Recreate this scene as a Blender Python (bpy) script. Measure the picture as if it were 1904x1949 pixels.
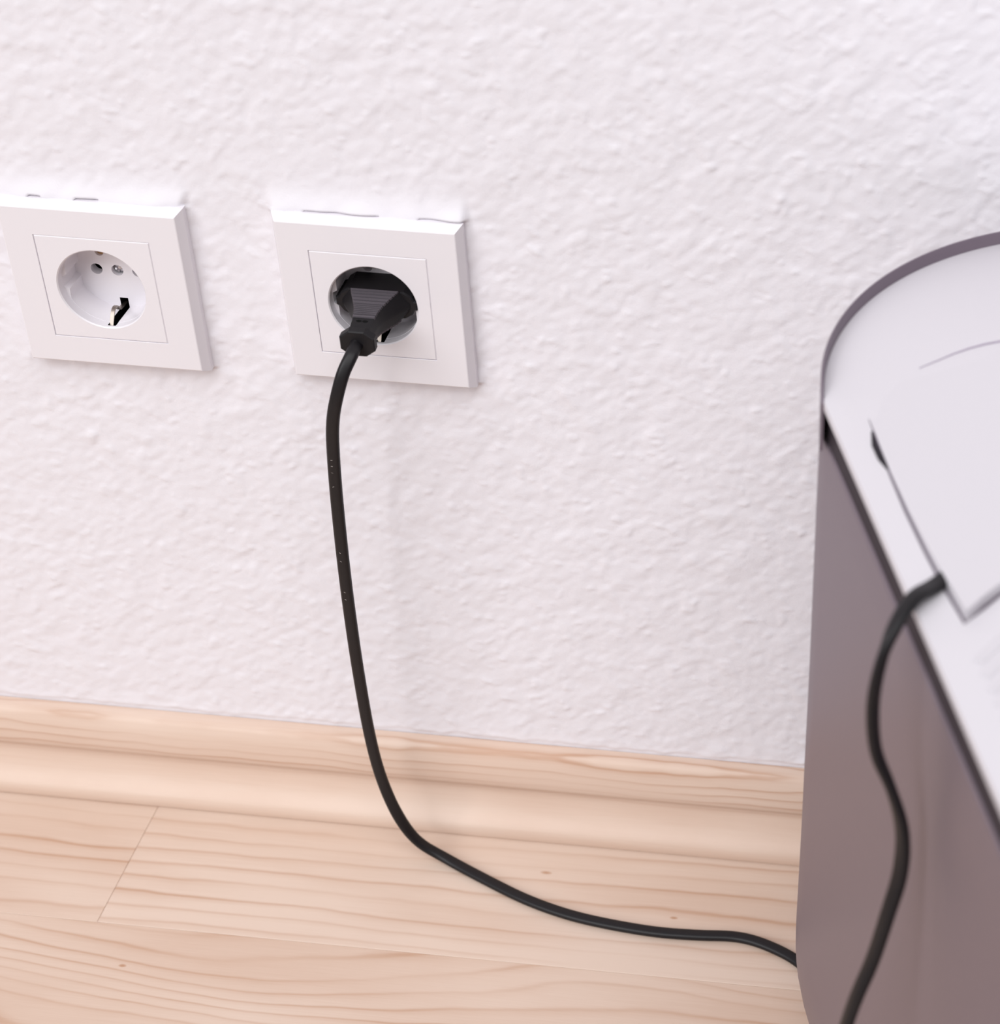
import bpy, bmesh, math, random
import numpy as np
from mathutils import Vector, Matrix

random.seed(7)
rng = np.random.default_rng(11)
scene = bpy.context.scene
C = scene.collection
for o in list(bpy.data.objects):
    bpy.data.objects.remove(o)

# ------------------------------------------------------------------ camera
# world: wall surface at y = 0, floor at z = 0, room towards -y, metres
IMG_W, IMG_H = 1904, 1949
FPX, CX, CY = 3669.3, 1606.97, 671.63
YAW, PITCH, ROLL = -0.0760, -0.5786, 0.0344
CAM = Vector((0.2564, -0.6939, 0.7575))
fwd = Vector((math.sin(YAW) * math.cos(PITCH), math.cos(YAW) * math.cos(PITCH), math.sin(PITCH)))
rgt = Vector((math.cos(YAW), -math.sin(YAW), 0))
up = rgt.cross(fwd)
r2 = math.cos(ROLL) * rgt + math.sin(ROLL) * up
u2 = -math.sin(ROLL) * rgt + math.cos(ROLL) * up
cam_d = bpy.data.cameras.new('camera')
cam = bpy.data.objects.new('camera', cam_d)
C.objects.link(cam)
m = Matrix((r2, u2, -fwd)).transposed().to_4x4()
m.translation = CAM
cam.matrix_world = m
cam_d.sensor_fit = 'HORIZONTAL'
cam_d.sensor_width = 36
cam_d.lens = FPX / IMG_W * 36
cam_d.shift_x = (IMG_W / 2 - CX) / IMG_W
cam_d.shift_y = (CY - IMG_H / 2) / IMG_W
cam_d.clip_start = 0.01
cam_d.dof.use_dof = True
cam_d.dof.focus_distance = 0.86
cam_d.dof.aperture_fstop = 10.5
scene.camera = cam

# ------------------------------------------------------------------ light
world = bpy.data.worlds.new('world')
scene.world = world
world.use_nodes = True
bg = world.node_tree.nodes['Background']
bg.inputs['Color'].default_value = (0.985, 0.98, 1.0, 1)
bg.inputs['Strength'].default_value = 0.20


def area(name, loc, target, sx, sy, power, col=(1, 1, 1)):
    l = bpy.data.lights.new(name, 'AREA')
    l.shape = 'RECTANGLE'
    l.size, l.size_y = sx, sy
    l.energy = power
    l.color = col
    o = bpy.data.objects.new(name, l)
    C.objects.link(o)
    o.location = loc
    o.rotation_euler = (Vector(target) - Vector(loc)).to_track_quat('-Z', 'Y').to_euler()
    return o


area('window_light', (-2.9, -4.8, 4.2), (0.05, 0, 0.25), 4.6, 4.6, 330, (0.985, 0.99, 1.0))
area('overhead_fill', (0.55, -1.7, 3.1), (0.25, 0, 0.38), 2.4, 2.0, 62, (0.985, 0.985, 1.0))  # added fill without a fixture, lifts the upper right of the wall

vs = scene.view_settings
scene.display_settings.display_device = 'sRGB'
vs.view_transform = 'Standard'
vs.look = 'None'
vs.exposure = -0.07
vs.gamma = 1.0
vs.use_curve_mapping = False


# ------------------------------------------------------------------ materials
def lin(r, g, b):
    f = lambda c: (c / 255 / 12.92) if c / 255 <= 0.04045 else ((c / 255 + 0.055) / 1.055) ** 2.4
    return (f(r), f(g), f(b), 1)


def mat(name, col, rough=0.5, metal=0.0, spec=0.5, bump=None, coat=0.0):
    mt = bpy.data.materials.new(name)
    mt.use_nodes = True
    nt = mt.node_tree
    b = nt.nodes['Principled BSDF']
    b.inputs['Base Color'].default_value = col
    b.inputs['Roughness'].default_value = rough
    b.inputs['Metallic'].default_value = metal
    b.inputs['Specular IOR Level'].default_value = spec
    if coat:
        b.inputs['Coat Weight'].default_value = coat
        b.inputs['Coat Roughness'].default_value = 0.15
    if bump:
        scale, strength, dist = bump
        tc = nt.nodes.new('ShaderNodeTexCoord')
        n = nt.nodes.new('ShaderNodeTexNoise')
        n.inputs['Scale'].default_value = scale
        n.inputs['Detail'].default_value = 4
        bp = nt.nodes.new('ShaderNodeBump')
        bp.inputs['Strength'].default_value = strength
        bp.inputs['Distance'].default_value = dist
        nt.links.new(tc.outputs['Object'], n.inputs['Vector'])
        nt.links.new(n.outputs['Fac'], bp.inputs['Height'])
        nt.links.new(bp.outputs['Normal'], b.inputs['Normal'])
    return mt


M = {}
M['wall'] = mat('wall_paint', lin(234, 231, 237), 0.75, spec=0.25, bump=(900, 0.25, 0.0003))
M['plastic'] = mat('white_plastic', lin(233, 229, 234), 0.32, spec=0.45)
M['cavity_shade'] = mat('painted_cavity_shade', (0.006, 0.006, 0.006, 1), 0.9, spec=0.1)  # near-black that paints the shade inside slots and dents
M['metal'] = mat('nickel_clip', lin(160, 150, 142), 0.42, metal=1.0)
M['brass'] = mat('brass', lin(214, 172, 120), 0.35, metal=0.8)
M['screw'] = mat('screw_steel', lin(190, 186, 190), 0.25, metal=1.0)
M['plug'] = mat('black_plug_plastic', lin(24, 22, 25), 0.5, spec=0.28, bump=(2500, 0.12, 0.0002))
M['rib'] = mat('black_plug_grip', lin(84, 78, 84), 0.62, spec=0.35, bump=(2600, 0.5, 0.0003))
M['cord'] = mat('black_cord_pvc', lin(22, 19, 22), 0.43, spec=0.32)
M['print'] = mat('cord_print', lin(190, 184, 180), 0.6)
M['grey'] = mat('grey_shell', lin(126, 114, 123), 0.42, metal=0.35, spec=0.4, bump=(3500, 0.06, 0.0002))
M['greyrim'] = mat('grey_rim', lin(112, 100, 111), 0.42, spec=0.4)
M['white_top'] = mat('white_top_plastic', lin(208, 204, 209), 0.38, spec=0.4)
M['seam_shade'] = mat('painted_seam_shade', lin(96, 86, 98), 0.7, spec=0.2)
M['crease_shade'] = mat('painted_crease_shade', lin(165, 154, 170), 0.6, spec=0.3)
M['under_top_shade'] = mat('painted_shade_under_top', lin(58, 51, 58), 0.7, spec=0.2)
M['notch'] = mat('foot_and_notch_shade', lin(40, 36, 42), 0.6, spec=0.2)  # dark for the foot pad and for the painted shade of the finger notch
M['subfloor'] = mat('subfloor', lin(120, 90, 75), 0.8)


def wood(name, light, dark, freq, freqx, rough, across='Y', base_warp=0.02):
    """pine: growth-ring lines running along x, sharp on one side, soft on the other"""
    mt = bpy.data.materials.new(name)
    mt.use_nodes = True
    nt = mt.node_tree
    N, L = nt.nodes, nt.links
    b = N['Principled BSDF']
    b.inputs['Roughness'].default_value = rough
    b.inputs['Specular IOR Level'].default_value = 0.4

    def math_(op, a, c=None, clamp=False):
        n = N.new('ShaderNodeMath')
        n.operation = op
        n.use_clamp = clamp
        for i, v in enumerate((a, c)):
            if v is None:
                continue
            if isinstance(v, (int, float)):
                n.inputs[i].default_value = v
            else:
                L.new(v, n.inputs[i])
        return n.outputs[0]

    tc = N.new('ShaderNodeTexCoord')
    sep = N.new('ShaderNodeSeparateXYZ')
    L.new(tc.outputs['Object'], sep.inputs[0])
    X = sep.outputs['X']
    V = sep.outputs['Y']
    if across == 'YZ':
        V = math_('SUBTRACT', math_('MULTIPLY', sep.outputs['Z'], 1.0), math_('MULTIPLY', sep.outputs['Y'], 0.9))

    def attr(nm):
        a = N.new('ShaderNodeAttribute')
        a.attribute_type = 'OBJECT'
        a.attribute_name = nm
        return a.outputs['Fac']

    seed, warp, tone = attr('seed'), attr('warp'), attr('tone')

    def noise(sx, sy, detail=2.0, off=0.0, rgh=0.5):
        cmb = N.new('ShaderNodeCombineXYZ')
        L.new(math_('MULTIPLY', X, sx), cmb.inputs[0])
        L.new(math_('MULTIPLY', V, sy), cmb.inputs[1])
        L.new(math_('ADD', math_('MULTIPLY', seed, 7.31), off), cmb.inputs[2])
        n = N.new('ShaderNodeTexNoise')
        n.inputs['Scale'].default_value = 1.0
        n.inputs['Detail'].default_value = detail
        n.inputs['Roughness'].default_value = rgh
        L.new(cmb.outputs[0], n.inputs['Vector'])
        return n.outputs['Fac']

    big = math_('SUBTRACT', noise(4.5, 11, 0.5), 0.5)
    med = math_('SUBTRACT', noise(22, 45, 2, 3.0), 0.5)
    w = math_('ADD', math_('MULTIPLY', big, warp), math_('MULTIPLY', med, 0.0045))
    spread = math_('MULTIPLY', math_('SUBTRACT', noise(1.5, 30, 1, 9.0), 0.5), 0.02)
    f = math_('MULTIPLY', math_('ADD', math_('ADD', V, w), spread), freq)
    fr = math_('FRACT', math_('ADD', f, seed))
    # late wood: slow rise, sharp fall
    rise = N.new('ShaderNodeValToRGB')
    e = rise.color_ramp.elements
    e[0].position, e[0].color = 0.0, (0.35, 0.35, 0.35, 1)
    e[1].position, e[1].color = 1.0, (0.5, 0.5, 0.5, 1)
    for p, v in ((0.10, 0.02), (0.55, 0.08), (0.80, 0.4), (0.90, 1.0), (0.95, 0.9)):
        k = rise.color_ramp.elements.new(p)
        k.color = (v, v, v, 1)
    L.new(fr, rise.inputs[0])
    amp = math_('MULTIPLY', math_('SUBTRACT', noise(5, 50, 1, 21.0), 0.22), 1.7, True)
    if across == 'YZ':
        amp = math_('MULTIPLY', amp, math_('MULTIPLY', math_('SUBTRACT', sep.outputs['Z'], 0.022), 80.0, True))
    fine = math_('SUBTRACT', noise(30, 1500, 3, 31.0, 0.6), 0.5)
    blot = math_('SUBTRACT', noise(7, 28, 2, 41.0), 0.5)
    fac = math_('ADD', math_('MULTIPLY', math_('MULTIPLY', rise.outputs[0], amp), freqx),
                math_('ADD', math_('MULTIPLY', fine, 0.28), math_('MULTIPLY', blot, 0.75)))
    fac = math_('ADD', fac, tone)
    if across == 'Y':          # a few pin knots
        for kx, ky, ka, kb in ((0.0644, -0.0368, 0.0034, 0.0012), (0.1332, -0.0576, 0.0024, 0.0010), (-0.1226, -0.1172, 0.0022, 0.0011)):
            dx_ = math_('DIVIDE', math_('SUBTRACT', X, kx), ka)
            dy_ = math_('DIVIDE', math_('SUBTRACT', sep.outputs['Y'], ky), kb)
            d2 = math_('ADD', math_('MULTIPLY', dx_, dx_), math_('MULTIPLY', dy_, dy_))
            fac = math_('ADD', fac, math_('MULTIPLY', math_('SUBTRACT', 1.0, d2, True), 0.9))
    fac = math_('ADD', fac, 0.0, True)
    mix = N.new('ShaderNodeMix')
    mix.data_type = 'RGBA'
    L.new(fac, mix.inputs[0])
    mix.inputs[6].default_value = light
    mix.inputs[7].default_value = dark
    L.new(mix.outputs[2], b.inputs['Base Color'])
    return mt


M['floor_wood'] = wood('pine_floor', lin(219, 197, 181), lin(186, 145, 117), 100, 0.75, 0.38)
M['skirt_wood'] = wood('pine_skirting', lin(222, 199, 183), lin(188, 146, 119), 210, 1.2, 0.48, 'YZ')


# ------------------------------------------------------------------ helpers
def obj(name, verts, faces, material, parent=None, smooth=None):
    me = bpy.data.meshes.new(name)
    me.from_pydata([tuple(v) for v in verts], [], faces)
    return finish(name, me, material, parent, smooth)


def finish(name, me, material, parent=None, smooth=None):
    bm = bmesh.new()
    bm.from_mesh(me)
    bmesh.ops.recalc_face_normals(bm, faces=bm.faces)
    bm.to_mesh(me)
    bm.free()
    if material is not None and not me.materials:
        me.materials.append(material)
    if smooth is not None:
        me.polygons.foreach_set('use_smooth', [True] * len(me.polygons))
        me.set_sharp_from_angle(angle=math.radians(smooth))
    o = bpy.data.objects.new(name, me)
    C.objects.link(o)
    if parent is not None:
        o.parent = parent
    return o


def bm_obj(name, bm, material, parent=None, smooth=None):
    me = bpy.data.meshes.new(name)
    bm.to_mesh(me)
    bm.free()
    return finish(name, me, material, parent, smooth)


def thing(name, label, cat, loc=(0, 0, 0), group=None):
    o = bpy.data.objects.new(name, None)
    C.objects.link(o)
    o.location = loc
    o.empty_display_size = 0.02
    o['label'] = label
    o['category'] = cat
    if group:
        o['group'] = group
    return o


def tag(o, label, cat, group=None):
    o['label'] = label
    o['category'] = cat
    if group:
        o['group'] = group


def loft(rings, closed=True, cap=True):
    n = len(rings[0])
    V, F = [], []
    for r in rings:
        V += list(r)
    for k in range(len(rings) - 1):
        for i in range(n if closed else n - 1):
            j = (i + 1) % n
            F.append((k * n + i, k * n + j, (k + 1) * n + j, (k + 1) * n + i))
    if cap:
        F.append(tuple(range(n))[::-1])
        F.append(tuple((len(rings) - 1) * n + i for i in range(n)))
    return V, F


def box_vf(x0, x1, y0, y1, z0, z1):
    V = [(x, y, z) for z in (z0, z1) for y in (y0, y1) for x in (x0, x1)]
    F = [(0, 2, 3, 1), (4, 5, 7, 6), (0, 1, 5, 4), (2, 6, 7, 3), (0, 4, 6, 2), (1, 3, 7, 5)]
    return V, F


# ------------------------------------------------------------------ sockets: shared sizes
SX = [-0.1213, 0.0]
SZ = [0.3138 - 0.0022, 0.3138]
A_F, B_F, D_F, D_O = 0.0388, 0.0413, 0.0082, 0.0038
HI = 0.0257

# ------------------------------------------------------------------ wall
SKT = 0.0517


def filt(nz, nx, step, sigma, aniso=1.0, stretch=1.0, ang=0.0):
    w = rng.standard_normal((nz, nx))
    fz = np.fft.fftfreq(nz, step)[:, None]
    fx = np.fft.rfftfreq(nx, step)[None, :]
    ca, sa = math.cos(math.radians(ang)), math.sin(math.radians(ang))
    fu, fv = fx * ca + fz * sa, -fx * sa + fz * ca          # along / across the trowel strokes
    g = np.exp(-2 * (np.pi * sigma) ** 2 * ((fv / aniso ** 0.5) ** 2 + (fu * stretch) ** 2))
    r = np.fft.irfft2(np.fft.rfft2(w) * g, s=(nz, nx))
    return r / r.std()


def sstep(a, b, x):
    t = np.clip((x - a) / (b - a), 0, 1)
    return t * t * (3 - 2 * t)


def build_wall():
    st = 0.0009
    xd = np.arange(-0.37, 0.43, st)
    zd = np.arange(0.030, 0.56, st)
    nz, nx = len(zd), len(xd)
    h = 0.00030 * sstep(0.1, 2.4, filt(nz, nx, st, 0.0022))
    h += 0.00030 * sstep(0.9, 2.8, filt(nz, nx, st, 0.0014, 1.4))
    h -= 0.00022 * sstep(0.6, 2.6, filt(nz, nx, st, 0.0027))
    h += 0.00012 * filt(nz, nx, st, 0.0045)
    h += 0.000030 * filt(nz, nx, st, 0.0009)
    h += 0.000055 * filt(nz, nx, st, 0.0017)
    h += 0.000065 * filt(nz, nx, st, 0.0011, 1.0, 2.6, 38)
    h += 0.00030 * sstep(2.0, 3.2, filt(nz, nx, st, 0.0014))
    XX, ZZ = np.meshgrid(xd, zd)
    jag = filt(nz, nx, st, 0.003)
    # paint and filler built up over the top edge of each socket frame
    for sx, sz in zip(SX, SZ):
        dz = ZZ - (sz + B_F)
        inx = sstep(B_F + 0.003, B_F - 0.002, np.abs(XX - sx - 0.0006 * jag))
        crk = np.where(filt(1, nx, st, 0.006) + 0.4 * filt(1, nx, st, 0.002) > 1.0, 0.0004, -0.0016)
        bul = inx * np.where(dz > crk, np.exp(-(np.maximum(dz, 0) / 0.0062) ** 1.6), 0) * (0.0033 + 0.00035 * jag)
        h = h * (1 - 0.75 * inx * np.where(dz > -0.001, np.exp(-(np.maximum(dz, 0) / 0.011) ** 2), 0)) + bul
        # faint fillet down both sides
        dxs = np.abs(XX - sx) - B_F
        side = (np.abs(ZZ - sz) < B_F) & (dxs > -0.0012)
        h += np.where(side, 0.0010 * np.exp(-(np.maximum(dxs, 0) / 0.0018) ** 2), 0)
        ins = (np.abs(XX - sx) < B_F - 0.0018) & (np.abs(ZZ - sz) < B_F - 0.0018)
        h = np.where(ins, -0.0004, h)
    # ragged paint edge above the skirting
    dz = ZZ - (SKT + 0.0026 + 0.0005 * jag)
    lip = sstep(0.0012, -0.0008, dz)
    h = h * (1 - 0.7 * lip) + 0.00012 * np.exp(-((dz - 0.0016) / 0.0014) ** 2) - 0.0004 * lip
    xs = np.concatenate([np.arange(-1.6, -0.38, 0.05), xd, np.arange(0.45, 1.65, 0.05)])
    zs = np.concatenate([[0.0], zd, np.arange(0.60, 1.7, 0.05)])
    H = np.zeros((len(zs), len(xs)))
    i0 = int(np.argmin(np.abs(xs - xd[0])))
    H[1:1 + nz, i0:i0 + nx] = h
    XX, ZZ = np.meshgrid(xs, zs)
    co = np.stack([XX, -H, ZZ], -1).reshape(-1, 3)
    n0, n1 = len(zs), len(xs)
    idx = np.arange(n0 * n1).reshape(n0, n1)
    q = np.stack([idx[:-1, :-1], idx[:-1, 1:], idx[1:, 1:], idx[1:, :-1]], -1).reshape(-1, 4)
    cx = (XX[:-1, :-1] + XX[1:, 1:]).ravel() / 2
    cz = (ZZ[:-1, :-1] + ZZ[1:, 1:]).ravel() / 2
    keep = np.ones(len(q), bool)
    for sx, sz in zip(SX, SZ):
        keep &= ~((np.abs(cx - sx) < 0.030) & (np.abs(cz - sz) < 0.030))
    q = q[keep]
    me = bpy.data.meshes.new('wall_back')
    me.vertices.add(len(co))
    me.vertices.foreach_set('co', co.ravel())
    me.loops.add(q.size)
    me.loops.foreach_set('vertex_index', q.ravel())
    me.polygons.add(len(q))
    me.polygons.foreach_set('loop_start', np.arange(0, q.size, 4))
    me.polygons.foreach_set('use_smooth', np.ones(len(q), bool))
    me.update(calc_edges=True)
    me.validate()
    me.materials.append(M['wall'])
    o = bpy.data.objects.new('wall_back', me)
    C.objects.link(o)
    o['kind'] = 'structure'
    o['label'] = 'white painted wall with rough lumpy plaster texture'
    return o


build_wall()

# ------------------------------------------------------------------ floor
V, F = box_vf(-1.6, 1.6, -1.6, 0.0, -0.03, -0.008)
floor = obj('floor', V, F, M['subfloor'])
floor['kind'] = 'structure'
floor['label'] = 'pale pine strip floor'


def plank(x0, x1, y0, y1, seed, warp, tone):
    g, b = 0.00005, 0.00022
    x0, x1, y0, y1 = x0 + g, x1 - g, y0 + g, y1 - g
    rings = []
    for (i, z) in ((0, -0.008), (0, -b), (b, 0.0)):
        rings.append([(x0 + i, y0 + i, z), (x1 - i, y0 + i, z), (x1 - i, y1 - i, z), (x0 + i, y1 - i, z)])
    V, F = loft(rings)
    o = obj('plank', V, F, M['floor_wood'], floor)
    o['seed'], o['warp'], o['tone'] = float(seed), float(warp), float(tone)
    return o


SW = 0.0934
joints = {0: [-0.1453, 0.78], 1: [-0.62, 0.46]}
for r in range(17):
    y1, y0 = -SW * r, -SW * (r + 1)
    js = joints.get(r) or sorted([random.uniform(-1.2, -0.5), random.uniform(-0.1, 0.9)])
    xs = [-1.6] + js + [1.6]
    for k in range(len(xs) - 1):
        wp = {0: (0.03, 0.012, 0.02), 1: (0.06, -0.10, 0.06)}.get(r, (0.03, 0.03, 0.03))[k]
        tn = {(0, 0): 0.12, (0, 1): 0.06, (1, 1): 0.22}.get((r, k), random.uniform(0.0, 0.16))
        plank(xs[k], xs[k + 1], y0, y1, 1.37 + r * 2.3 + k * 0.71, wp, tn)

# ------------------------------------------------------------------ skirting
prof = [(0.0, 0.0), (-0.0166, 0.0), (-0.0178, 0.0008), (-0.0183, 0.0026), (-0.0184, 0.0048), (-0.0181, 0.0068), (-0.0173, 0.0084),
        (-0.0161, 0.0098), (-0.0147, 0.0110), (-0.0133, 0.0124), (-0.0119, 0.0142), (-0.0106, 0.0165), (-0.0096, 0.0192), (-0.0089, 0.0222),
        (-0.0086, 0.0250), (-0.0087, 0.0268), (-0.0092, 0.0284), (-0.0101, 0.0298), (-0.0111, 0.0312), (-0.0116, 0.0330), (-0.0114, 0.0370), (-0.0106, 0.0415),
        (-0.0095, 0.0460), (-0.0081, 0.0495), (-0.0066, 0.0515), (-0.0045, 0.0523), (0.0, 0.0523)]
rings = [[(x, y, z) for (y, z) in prof] for x in (-1.6, 1.6)]
V, F = loft(rings)
sk = obj('baseboard_back', V, F, M['skirt_wood'], None, 40)
sk['kind'] = 'structure'
sk['label'] = 'moulded pine skirting board along the wall'
sk['seed'], sk['warp'], sk['tone'] = 2.7, 0.010, 0.10


# ------------------------------------------------------------------ wall sockets
def ring2d(n, fn):
    return [fn(2 * math.pi * i / n) for i in range(n)]


def prism(pts2, y0, y1):
    """2-D outline in (x, z), extruded along y"""
    n = len(pts2)
    V = [(x, y0, z) for x, z in pts2] + [(x, y1, z) for x, z in pts2]
    F = [tuple(range(n))[::-1], tuple(range(n, 2 * n))]
    F += [(i, (i + 1) % n, n + (i + 1) % n, n + i) for i in range(n)]
    return V, F


def temp(V, F, material):
    me = bpy.data.meshes.new('cutter')
    me.from_pydata(V, [], F)
    bm = bmesh.new()
    bm.from_mesh(me)
    bmesh.ops.recalc_face_normals(bm, faces=bm.faces)
    bm.to_mesh(me)
    bm.free()
    me.materials.append(material)
    o = bpy.data.objects.new('cutter', me)
    C.objects.link(o)
    return o


def cut(base, cutters):
    for c in cutters:
        md = base.modifiers.new('cut', 'BOOLEAN')
        md.operation = 'DIFFERENCE'
        md.solver = 'EXACT'
        md.material_mode = 'TRANSFER'
        md.object = c
    dg = bpy.context.evaluated_depsgraph_get()
    me = bpy.data.meshes.new_from_object(base.evaluated_get(dg))
    for c in cutters:
        bpy.data.objects.remove(c)
    bpy.data.objects.remove(base)
    return me


R_B = 0.0195          # recess radius
DEPTH = 0.017
YF = -D_F             # front plane
YB = YF + DEPTH       # recess floor


def arc_clip(rad, flat, groove, n=96):
    out = []
    for i in range(n):
        a = 2 * math.pi * i / n
        x, z = rad * math.cos(a), rad * math.sin(a)
        if abs(x) > flat and abs(z) > groove:
            x = math.copysign(flat, x)
        out.append((x, z))
    return out


def socket_plate_mesh():
    c = 0.0005
    e = HI - 0.00004
    rings = []
    for (i, y) in ((0, YB + 0.0045), (0, YF + c), (c, YF)):
        h = e - i
        rings.append([(-h, y, -h), (h, y, -h), (h, y, h), (-h, y, h)])
    base = temp(*loft(rings), M['plastic'])
    cutters = []
    # chamfered mouth
    n = 96
    rr = [[(r * math.cos(2 * math.pi * i / n), y, r * math.sin(2 * math.pi * i / n)) for i in range(n)]
          for r, y in ((R_B + 0.0014, YF - 0.0010), (R_B - 0.0001, YF + 0.0005), (R_B - 0.0001, YF + 0.0046))]
    cutters.append(temp(*loft(rr), M['plastic']))
    cutters.append(temp(*prism(arc_clip(R_B - 0.0002, 0.0171, 0.0028), YF + 0.0040, YB), M['plastic']))
    # pin holes and screw hole
    for x, r in ((-0.0095, 0.0027), (0.0095, 0.0027), (0.0, 0.0027)):
        p = [(x + r * math.cos(2 * math.pi * i / 28), r * math.sin(2 * math.pi * i / 28)) for i in range(28)]
        cutters.append(temp(*prism(p, YB - 0.001, YB + 0.008), M['plastic']))
    p = [(-0.0068 + 0.0020 * math.cos(2 * math.pi * i / 24), 0.0089 + 0.0020 * math.sin(2 * math.pi * i / 24)) for i in range(24)]
    cutters.append(temp(*prism(p, YB - 0.001, YB + 0.008), M['plastic']))
    # openings of the earth clips, walls coloured near-black for the shade inside
    for s in (1, -1):
        z0, z1 = sorted((s * (0.0142 if s < 0 else 0.0172), s * 0.0235))
        cutters.append(temp(*box_vf(-0.0015, 0.0023, YF + 0.0016, YB + 0.008, z0, z1), M['cavity_shade']))
    return cut(base, cutters)


plate_me = socket_plate_mesh()


def frame_mesh():
    hin = HI + 0.00004
    lv = [(hin, 0.0), (B_F - 0.0008, 0.0), (B_F, 0.0002), (B_F, -D_O), (A_F + 0.0002, -D_F + 0.0002), (A_F - 0.0002, -D_F),
          (hin + 0.0001, -D_F), (hin, -D_F + 0.0001), (hin, 0.0)]
    rings = [[(-h, y, -h), (h, y, -h), (h, y, h), (-h, y, h)] for h, y in lv]
    V, F = loft(rings, True, False)
    return V, F


def clip_vf(s):
    # sprung strip: rises from the floor slot, bulges into the recess, dips to the rim
    path = [(YB + 0.004, 0.0185), (YB - 0.001, 0.0180), (YB - 0.004, 0.0178), (YB - 0.0052, 0.0168), (YB - 0.0056, 0.0156), (YB - 0.0064, 0.0147),
            (YB - 0.0078, 0.0144), (YB - 0.0092, 0.0148), (YB - 0.0104, 0.0158), (YB - 0.0116, 0.0174), (YB - 0.013, 0.0196), (YB - 0.0138, 0.0208)]
    th = 0.0006
    rings = []
    for k, (y, z) in enumerate(path):
        a = path[max(k - 1, 0)]
        b = path[min(k + 1, len(path) - 1)]
        t = Vector((b[0] - a[0], b[1] - a[1])).normalized()
        nn = Vector((-t.y, t.x)) * th / 2
        rings.append([(-0.0014, y + nn.x, s * (z + nn.y)), (0.0003, y + nn.x, s * (z + nn.y)),
                      (0.0003, y - nn.x, s * (z - nn.y)), (-0.0014, y - nn.x, s * (z - nn.y))])
    return loft(rings)


def wall_socket(i, label):
    t = thing('wall_socket', label, 'wall socket', (SX[i], 0, SZ[i]), 'flush wall sockets')
    V, F = frame_mesh()
    obj('frame', V, F, M['plastic'], t)
    cov = finish('cover_plate', plate_me.copy(), None, t, 35)
    for s in (1, -1):
        V, F = clip_vf(s)
        cl = obj('earth_clip', V, F, M['metal'], cov, 50)
        cl['label'] = 'bent nickel earth clip'
    # screw with a cross head, sunk in the middle of the recess
    bm = bmesh.new()
    bmesh.ops.create_uvsphere(bm, u_segments=20, v_segments=10, radius=0.0022)
    for v in bm.verts:
        v.co = Vector((v.co.x, v.co.z * 0.35, v.co.y))
        if v.co.y < -0.0003 and (abs(v.co.x) < 0.00045 or abs(v.co.z) < 0.00045):
            v.co.y += 0.0007
        v.co.y += YB + 0.0022
    sc = bm_obj('screw', bm, M['screw'], cov, 30)
    sc['label'] = 'steel cross-head screw'
    pts = [(-0.0068 + 0.0021 * math.cos(2 * math.pi * k / 20), 0.0089 + 0.0021 * math.sin(2 * math.pi * k / 20)) for k in range(20)]
    V, F = prism(pts, YB + 0.0016, YB + 0.0022)
    if i == 0:
        br = obj('contact', V, F, M['brass'], cov)
        br['label'] = 'brass contact glinting in a hole'
    # dark box behind the plate
    V, F = box_vf(-0.0252, 0.0252, YB + 0.0046, 0.045, -0.0252, 0.0252)
    F = [f for f in F if f != (0, 1, 5, 4)]
    obj('mounting_box', V, F, M['cavity_shade'], t)
    return t


wall_socket(0, 'empty white wall socket with its round recess and earth clip showing, nothing plugged in')
wall_socket(1, 'white wall socket holding the black plug, nearer the grey appliance')

# ------------------------------------------------------------------ power cord with plug
pc = thing('power_cord', 'black flat power cord with plug in the wall socket, hanging down to the pine floor', 'power cord',
           (0, 0, 0))
PZ = SZ[1]


def droop(t):
    return -0.0040 * (max(0, t) / 42.0) ** 1.7


def plug_ring(t, pts):
    return [(x * 1e-3 + 0.0006 * max(0.0, 1 - t / 40), YB - t * 1e-3, PZ + droop(t) + z * 1e-3) for x, z in pts]


def sym(q):
    """quarter outline (x>0,z>0), top to side -> full outline"""
    a = q
    b = [(x, -z) for x, z in reversed(q) if z > 1e-6]
    r = a + b
    return r + [(-x, z) for x, z in reversed(r) if x > 1e-6]


base_q = [(12.3, 6.7), (15.4, 4.6), (16.7, 2.4), (18.0, 2.0), (18.0, 0.0)]
base_s = [(x - 0.5 * (x > 0), z - 0.4 * (z > 0)) for x, z in base_q]
R0 = [plug_ring(0.3, sym(base_q)), plug_ring(13.2, sym(base_q)), plug_ring(14.0, sym(base_s))]
V, F = loft(R0)
plug_base = obj('plug_base', V, F, M['plug'], pc, 25)


def hexq(w, mwid, h):
    return sym([(w, h), (mwid, h * 0.15), (mwid, 0.0)])


grip_secs = [(13.0, 10.8, 15.8, 7.0), (17.0, 9.4, 12.8, 6.9), (20.0, 8.0, 10.4, 6.6), (24.0, 6.2, 7.8, 6.0), (27.0, 5.1, 6.3, 5.4), (30.0, 4.6, 5.5, 4.9),
             (36.0, 4.3, 5.0, 4.2), (38.6, 4.3, 4.9, 4.2)]
V, F = loft([plug_ring(t, hexq(w, mw, h)) for t, w, mw, h in grip_secs])
grip = obj('plug_grip', V, F, M['plug'], pc, 25)


def sec_at(t):
    for a, b in zip(grip_secs, grip_secs[1:]):
        if a[0] <= t <= b[0]:
            k = (t - a[0]) / (b[0] - a[0])
            return [a[i] + (b[i] - a[i]) * k for i in range(4)]


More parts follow.
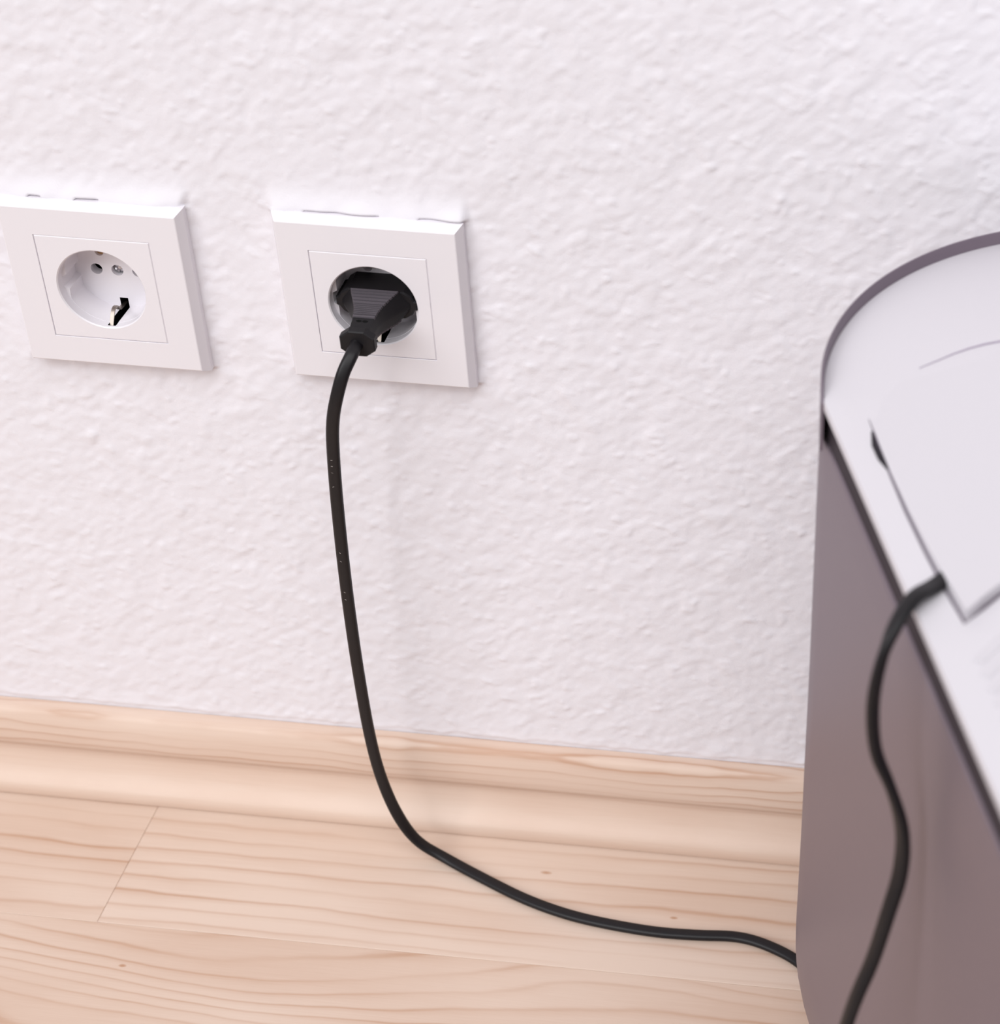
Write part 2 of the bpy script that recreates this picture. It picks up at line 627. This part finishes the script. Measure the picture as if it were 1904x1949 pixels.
ribs = []
t = 14.3
for k in range(5):
    ribs.append((t, t + 1.35))
    t += 1.9
while t < 28.6:
    ribs.append((t, t + 0.5))
    t += 0.92
ribs.append((t + 0.2, t + 1.3))
for s in (1, -1):
    for ta, tb in ribs:
        rr = []
        for tt, up_ in ((ta, -0.3), (ta + 0.08, 0.6), (tb - 0.08, 0.6), (tb, -0.3)):
            _, w, mw, h = sec_at(tt)
            w = w + 0.15
            y = YB - tt * 1e-3
            z = PZ + droop(tt) + s * (h + up_) * 1e-3
            xo = 0.0006 * max(0.0, 1 - tt / 40)
            rr.append([(xo - w * 1e-3, y, z), (xo + w * 1e-3, y, z)])
        zb = [[(p[0], p[1], p[2]) for p in r] for r in rr]
        Vv = [p for r in zb for p in r]
        # drop a flange at both ends so that the rib closes on the grip
        low = [(x, y, PZ + droop((YB - y) * 1e3) + s * (sec_at(min(max((YB - y) * 1e3, 13.0), 38.6))[3] - 0.8) * 1e-3) for x, y, z in Vv]
        n = len(Vv)
        F = [(0, 1, 3, 2), (2, 3, 5, 4), (4, 5, 7, 6), (6, 7, n + 7, n + 6), (n + 0, n + 1, 1, 0),
             (n + 0, 0, 2, n + 2), (n + 2, 2, 4, n + 4), (n + 4, 4, 6, n + 6), (1, n + 1, n + 3, 3), (3, n + 3, n + 5, 5), (5, n + 5, n + 7, 7)]
        obj('grip_rib', Vv + low, F, M['rib'], grip)
# two little dents behind the ribs, their shade painted as black ovals
for sx in (-1, 1):
    pts = [(sx * 1.35 + 1.25 * math.cos(a), 0.62 * math.sin(a)) for a in [2 * math.pi * i / 16 for i in range(16)]]
    V = []
    for zz in (0.06, -0.4):
        for x, tt in pts:
            T = 32.4 + tt
            V.append((x * 1e-3, YB - T * 1e-3, PZ + droop(T) + (sec_at(T)[3] + zz) * 1e-3))
    F = [tuple(range(16))] + [(i, (i + 1) % 16, 16 + (i + 1) % 16, 16 + i) for i in range(16)]
    obj('painted_dent_shade', V, F, M['cavity_shade'], grip)


def octq(w, h, c):
    return sym([(w - c, h), (w, h - c * 0.75), (w, 0.0)])


V, F = loft([plug_ring(37.6, octq(7.0, 5.6, 3.9)), plug_ring(38.2, octq(7.5, 6.1, 4.1)), plug_ring(41.0, octq(7.5, 6.1, 4.1)), plug_ring(41.5, octq(7.1, 5.7, 4.0))])
obj('strain_collar', V, F, M['plug'], pc, 25)

# cord path: out of the collar, down the wall, over the floor, round the foot of the appliance, up and over its edge
P_HANG = [(-0.0001, -0.0305, 0.3098), (-0.0003, -0.0340, 0.3096), (-0.0009, -0.0392, 0.3078), (-0.0034, -0.0440, 0.3020), (-0.0066, -0.0468, 0.2910),
          (-0.0093, -0.0470, 0.2799), (-0.0114, -0.0460, 0.2652), (-0.0139, -0.0440, 0.2351), (-0.0160, -0.0420, 0.1947),
          (-0.0173, -0.0400, 0.1585), (-0.0180, -0.0380, 0.1239), (-0.0178, -0.0360, 0.0845), (-0.0155, -0.0350, 0.0553),
          (-0.0098, -0.0350, 0.0303), (-0.0013, -0.0350, 0.0126)]
P_FLOOR = [(0.0130, -0.0367, 0.0036), (0.0344, -0.0458, 0.0019), (0.0583, -0.0562, 0.0018), (0.0810, -0.0631, 0.0018), (0.1027, -0.0667, 0.0018),
           (0.1266, -0.0687, 0.0018), (0.1473, -0.0682, 0.0018), (0.1652, -0.0670, 0.0018), (0.1798, -0.0698, 0.0018),
           (0.1962, -0.0774, 0.0018), (0.2055, -0.0870, 0.0018), (0.2092, -0.1010, 0.0018), (0.2105, -0.1220, 0.0018),
           (0.2140, -0.1550, 0.0018), (0.2200, -0.2000, 0.0018), (0.2190, -0.2450, 0.0018)]
P_RISE = [(0.2120, -0.2850, 0.0080), (0.2090, -0.3060, 0.0350), (0.2130, -0.3080, 0.0900), (0.2220, -0.3040, 0.1700), (0.2343, -0.2960, 0.2414), (0.2411, -0.2900, 0.2652), (0.2450, -0.2860, 0.2831), (0.2480, -0.2820, 0.2980),
          (0.2477, -0.2790, 0.3133), (0.2434, -0.2760, 0.3277), (0.2382, -0.2740, 0.3405), (0.2365, -0.2720, 0.3556),
          (0.2375, -0.2700, 0.3685), (0.2405, -0.2655, 0.3800), (0.2458, -0.2555, 0.3852), (0.2515, -0.2465, 0.3831), (0.2556, -0.2405, 0.3826)]
path = [Vector(p) for p in P_HANG + P_FLOOR + P_RISE]
nref = [Vector((0, -1, 0))] * (len(P_HANG) - 3) + [Vector((0, -0.8, 0.6)), Vector((0, -0.4, 0.9)), Vector((0, -0.1, 1))] + \
       [Vector((0, 0, 1))] * len(P_FLOOR) + [Vector((-0.4, 0, 1)), Vector((-1, 0.1, 0.2)), Vector((-1, 0, 0)), Vector((-1, -0.1, 0)), Vector((-1, -0.4, 0.0)), Vector((-0.9, -0.5, 0.1)), Vector((-0.8, -0.6, 0.1)),
                                            Vector((-0.7, -0.7, 0.2)), Vector((-0.8, -0.5, 0.3)), Vector((-1, -0.2, 0.2)), Vector((-1, 0.1, 0.2)), Vector((-1, 0.3, 0.1)), Vector((-0.9, 0.3, 0.3)), Vector((-0.6, 0.2, 0.8)), Vector((-0.2, 0.1, 1)), Vector((0, 0, 1)), Vector((0, 0, 1))]
assert len(nref) == len(path), (len(nref), len(path))


def catmull(P, sub):
    out = []
    n = len(P)
    for i in range(n - 1):
        p0, p1, p2, p3 = P[max(i - 1, 0)], P[i], P[i + 1], P[min(i + 2, n - 1)]
        for k in range(sub):
            t_ = k / sub
            # centripetal-ish blend
            a = -0.5 * p0 + 1.5 * p1 - 1.5 * p2 + 0.5 * p3
            b = p0 - 2.5 * p1 + 2 * p2 - 0.5 * p3
            c = -0.5 * p0 + 0.5 * p2
            out.append(((a * t_ + b) * t_ + c) * t_ + p1)
    out.append(P[-1].copy())
    return out


cp = catmull(path, 8)
cn = catmull(nref, 8)
for _ in range(2):
    cp = [cp[0]] + [(cp[i - 1] + 2 * cp[i] + cp[i + 1]) / 4 for i in range(1, len(cp) - 1)] + [cp[-1]]
CW, CT = 0.00285, 0.00175      # half width, half thickness


def cord_frame(i):
    t_ = (cp[min(i + 1, len(cp) - 1)] - cp[max(i - 1, 0)]).normalized()
    nn = (cn[i] - t_ * cn[i].dot(t_)).normalized()
    return t_, nn, t_.cross(nn)


sec = []
for s in (1, -1):
    for a in np.linspace(-math.pi / 2, math.pi / 2, 9):
        sec.append((s * ((CW - CT) + CT * math.cos(a)), s * CT * math.sin(a)))
rings = []
for i, p in enumerate(cp):
    t_, nn, bb = cord_frame(i)
    rings.append([p + bb * u + nn * v for u, v in sec])
V, F = loft(rings)
cable = obj('cable', V, F, M['cord'], pc, 60)
# worn print on the cable, a few pale ticks
zz = [(0.2575, 0.0), (0.2560, 0.0), (0.2535, 0.0), (0.2518, 0.0), (0.2420, 0.5), (0.2060, -0.6), (0.2015, -0.6), (0.1800, -0.6), (0.1760, -0.6)]
for zt, sl in zz:
    i = min(range(len(cp) // 3), key=lambda k: abs(cp[k].z - zt))
    t_, nn, bb = cord_frame(i)
    c0 = cp[i] + nn * CT - bb * 0.0004 * (1 if bb.x > 0 else -1)
    wv = (bb + t_ * sl).normalized() * 0.00042
    hv = t_ * 0.00009
    V = []
    for lift in (-0.0001, 0.00004):
        V += [c0 - wv - hv + nn * lift, c0 + wv - hv + nn * lift, c0 + wv + hv + nn * lift, c0 - wv + hv + nn * lift]
    pr = obj('printed_mark', V, [(4, 5, 6, 7), (0, 1, 5, 4), (1, 2, 6, 5), (2, 3, 7, 6), (3, 0, 4, 7)], M['print'], cable)
    pr['label'] = 'tiny worn pale print'

# ------------------------------------------------------------------ appliance
AC = Vector((0.3200, -0.1316))       # centre of the rounded end
AR = 0.1135
AD = Vector((0.3434, -0.9392)).normalized()   # along the straight sides, away from the wall
AN = Vector((AD.y, -AD.x))                    # outward normal of the left side
if AN.x > 0:
    AN = -AN
AL = 0.215                                     # length of the straight sides
ap = thing('appliance', 'grey rounded appliance with white top and lid, standing on the pine floor', 'appliance', (AC.x, AC.y, 0))


def outline(rad, dist, ext=0.0):
    """closed plan outline: arc of radius rad, sides clipped at distance dist from the axis; list of (point, normal)"""
    th0 = math.acos(min(1.0, dist / rad))
    rc = 0.035
    s0 = -rad * math.sin(th0)              # where the side meets the arc, along AD
    s1 = AL - rc
    out = []
    for k in range(0, 25):
        s_ = s1 + (s0 - s1) * k / 24
        out.append((AC + AD * s_ + AN * dist, AN.copy()))
    for k in range(1, 72):
        a = th0 + (math.pi - 2 * th0) * k / 72
        nrm = AN * math.cos(a) - AD * math.sin(a)
        out.append((AC + nrm * rad, nrm))
    for k in range(24, -1, -1):
        s_ = s1 + (s0 - s1) * k / 24
        out.append((AC + AD * s_ - AN * dist, -AN))
    for cx_ in (-1, 1):
        cc = AC + AD * s1 + AN * (dist - rc) * cx_
        for k in range(1, 10):
            a = math.pi / 2 * k / 9
            nrm = (-AN * math.cos(a) + AD * math.sin(a)) if cx_ == -1 else (AD * math.cos(a) + AN * math.sin(a))
            if cx_ == 1 and k == 9:
                continue
            out.append((cc + nrm * rc, nrm))
    return out


ZT = 0.381           # white top surface
DG, DP = 0.1090, 0.1112      # half widths of the grey shell and of the white top
OUT = outline(AR, DG)
bz = [(0.0035, -16.0), (0.006, -13.5), (0.012, -9.5), (0.020, -6.0), (0.028, -3.8), (0.038, -1.5), (0.048, 0.5), (0.059, 2.1), (0.068, 3.4), (0.078, 4.3), (0.088, 4.85),
      (0.098, 4.9), (0.12, 4.4), (0.16, 3.5), (0.20, 2.8), (0.25, 1.8), (0.30, 1.15), (0.34, 0.6), (0.3592, 0.3), (0.3603, 0.1), (0.3608, -0.4), (0.3610, -1.5)]


def wloc(p, z):
    return (p.x - AC.x, p.y - AC.y, z)


rings = [[wloc(p + n * (o * 1e-3), z) for p, n in OUT] for z, o in bz]
V, F = loft(rings)
obj('shell', V, F, M['grey'], ap, 50)
rings = [[wloc(p + n * (o * 1e-3), z) for p, n in OUT] for z, o in ((0.0, -22.0), (0.0036, -21.0))]
V, F = loft(rings)
obj('foot_pad', V, F, M['notch'], ap, 40)
# neck between shell and top, coloured dark to paint the shade under the overhang
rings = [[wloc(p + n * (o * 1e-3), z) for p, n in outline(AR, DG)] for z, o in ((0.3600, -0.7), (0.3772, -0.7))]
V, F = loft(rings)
shade_band = obj('painted_shade_band', V, F, M['under_top_shade'], ap, 40)
shade_band['label'] = 'dark strip painting the shade under the white top'
# white top plate: sits inside the rim at the rounded end, overhangs the straight sides
PO = outline(0.1129, DP)
rings = [[wloc(p - n * i, z) for p, n in PO] for i, z in
         ((0.0008, ZT - 0.0040), (0.0, ZT - 0.0032), (0.0, ZT - 0.0007), (0.0002, ZT - 0.0002), (0.0007, ZT))]
V, F = loft(rings)
top = obj('top_plate', V, F, M['white_top'], ap, 40)
top['label'] = 'smooth white top plate'
# upstanding grey rim around the rounded end
arc = [AN * math.cos(a) - AD * math.sin(a) for a in np.linspace(math.radians(10.5), math.pi - math.radians(10.5), 80)]
rr = []
for z, o in ((0.3600, 0.0), (ZT + 0.0046, 0.0), (ZT + 0.0051, -0.0003), (ZT + 0.0051, -0.0007), (ZT + 0.0046, -0.0011), (0.3600, -0.0011)):
    rr.append([wloc(AC + n * (AR + 0.0004 + o), z) for n in arc])
nn_ = len(rr[0])
for k, ring in enumerate(rr):           # ends slope down to the plate
    for e, q in ((0, 0.0), (1, 0.5), (2, 0.85), (nn_ - 1, 0.0), (nn_ - 2, 0.5), (nn_ - 3, 0.85)):
        x, y, z = ring[e]
        if z > ZT:
            ring[e] = (x, y, ZT - 0.001 + (z - ZT + 0.001) * q)
V, F = [], []
for ring in rr:
    V += ring
K = len(rr)
for k in range(K):
    k2 = (k + 1) % K
    for i in range(nn_ - 1):
        F.append((k * nn_ + i, k * nn_ + i + 1, k2 * nn_ + i + 1, k2 * nn_ + i))
F.append(tuple(k * nn_ for k in range(K)))
F.append(tuple(k * nn_ + nn_ - 1 for k in range(K))[::-1])
rim = obj('rim', V, F, M['greyrim'], ap, 40)
rim['label'] = 'thin grey raised rim'

# lid: rises out of the top plate towards the front, cut back in a curve


def uv(p):
    d = Vector(p) - AC
    return d.dot(AN), d.dot(AD)


LC = (0.2621, -0.2590)
lid_left = [(0.2249, -0.1591), (0.2287, -0.1705), (0.2346, -0.1890), (0.2414, -0.2085), (0.2480, -0.2260), (0.2542, -0.2415), LC]
lid_front = [(0.2667, -0.2515), (0.2715, -0.2447), (0.2790, -0.2385), (0.2900, -0.2310)]
half = [Vector(p) for p in lid_left + lid_front]


def mirror(p):
    d = p - AC
    return AC + AD * d.dot(AD) - AN * d.dot(AN)


back = []
for k in range(0, 13):
    a = math.radians(18) + math.radians(144) * k / 12
    nrm = AN * math.cos(a) - AD * math.sin(a)
    back.append(AC + nrm * (AR - 0.018))
# one closed outline: left edge from the back, corner, front curve, mirrored, then round the back
lid_out = half + [mirror(p) for p in reversed(half)] + list(reversed(back))


def lid_z(p):
    s = (Vector(p) - AC).dot(AD)
    k = min(max((s + 0.02) / 0.15, 0), 1)
    return ZT - 0.0007 + 0.0068 * k


rings = [[wloc(p, ZT - 0.001) for p in lid_out], [wloc(p, lid_z(p) - 0.0004) for p in lid_out]]
cen = AC + AD * 0.02
rings.append([wloc(p + (cen - p).normalized() * 0.0005, lid_z(p)) for p in lid_out])
V, F = loft(rings)
lid = obj('lid', V, F, M['white_top'], ap, 30)
lid['label'] = 'raised white lid'


def ribbon(name, pts, widths, z_of, material, parent, th=0.0004, side=1):
    V, F = [], []
    n = len(pts)
    for k, p in enumerate(pts):
        a, b = pts[max(k - 1, 0)], pts[min(k + 1, n - 1)]
        t_ = (b - a).normalized()
        nr = Vector((t_.y, -t_.x)) * side
        for (q, dz) in ((p, 0), (p + nr * widths[k], 0), (p + nr * widths[k], -th), (p, -th)):
            V.append(wloc(q, z_of(q) + dz))
    for k in range(n - 1):
        for i in range(4):
            j = (i + 1) % 4
            F.append((k * 4 + i, k * 4 + j, (k + 1) * 4 + j, (k + 1) * 4 + i))
    F += [(0, 1, 2, 3), tuple(4 * (n - 1) + i for i in (3, 2, 1, 0))]
    return obj(name, V, F, material, parent)


hp = [half[0]] + half[1:]
ribbon('lid_seam_shade', half, [0.0001, 0.0005, 0.0007, 0.0009, 0.0009, 0.0009, 0.0009, 0.0010, 0.0010, 0.0009, 0.0009], lambda q: ZT + 0.00025, M['seam_shade'], lid, 0.0006, 1)  # dark strip painted as the shade in the open lid joint
gp = [Vector(p) for p in ((0.2400, -0.1255), (0.2468, -0.1193), (0.2520, -0.1145), (0.2576, -0.1102), (0.2626, -0.1070), (0.2677, -0.1045), (0.2760, -0.1020), (0.2850, -0.1008), (0.2950, -0.1005))]
ribbon('grip_crease_shade', gp, [0.0001, 0.0003, 0.0005, 0.0007, 0.0008, 0.0009, 0.0010, 0.0010, 0.0010], lambda q: max(lid_z(q), ZT) + 0.0003, M['crease_shade'], lid, 0.0005, -1)  # greyer strip paints the soft shading of the fold
# finger notch under the lid edge, its shade painted as a dark strip
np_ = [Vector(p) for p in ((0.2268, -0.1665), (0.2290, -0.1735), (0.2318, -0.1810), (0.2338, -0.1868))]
nt_ = ribbon('painted_notch_shade', np_, [0.0005, 0.0020, 0.0021, 0.0006], lambda q: ZT + 0.0005, M['notch'], lid, 0.001, 1)
nt_['label'] = 'dark strip painting the shade of a finger notch'
# ribs of the grille in front of the lid
gd = Vector((0.536, 0.844)).normalized()
gnr = Vector((gd.y, -gd.x))
for k in range(9):
    o0 = Vector((0.2660, -0.2760)) + AD * 0.0062 * k
    ln = 0.030 + 0.002 * k
    w = 0.0016
    a, b = o0, o0 + gd * ln
    V = []
    for z, ww in ((ZT - 0.0005, w), (ZT + 0.0003, w), (ZT + 0.0006, w * 0.6)):
        V += [wloc(a - gnr * ww, z), wloc(b - gnr * ww, z), wloc(b + gnr * ww, z), wloc(a + gnr * ww, z)]
    F = [(0, 3, 2, 1), (8, 9, 10, 11)]
    for l in (0, 4):
        F += [(l + i, l + (i + 1) % 4, l + 4 + (i + 1) % 4, l + 4 + i) for i in range(4)]
    obj('grille_rib', V, F, M['white_top'], top)
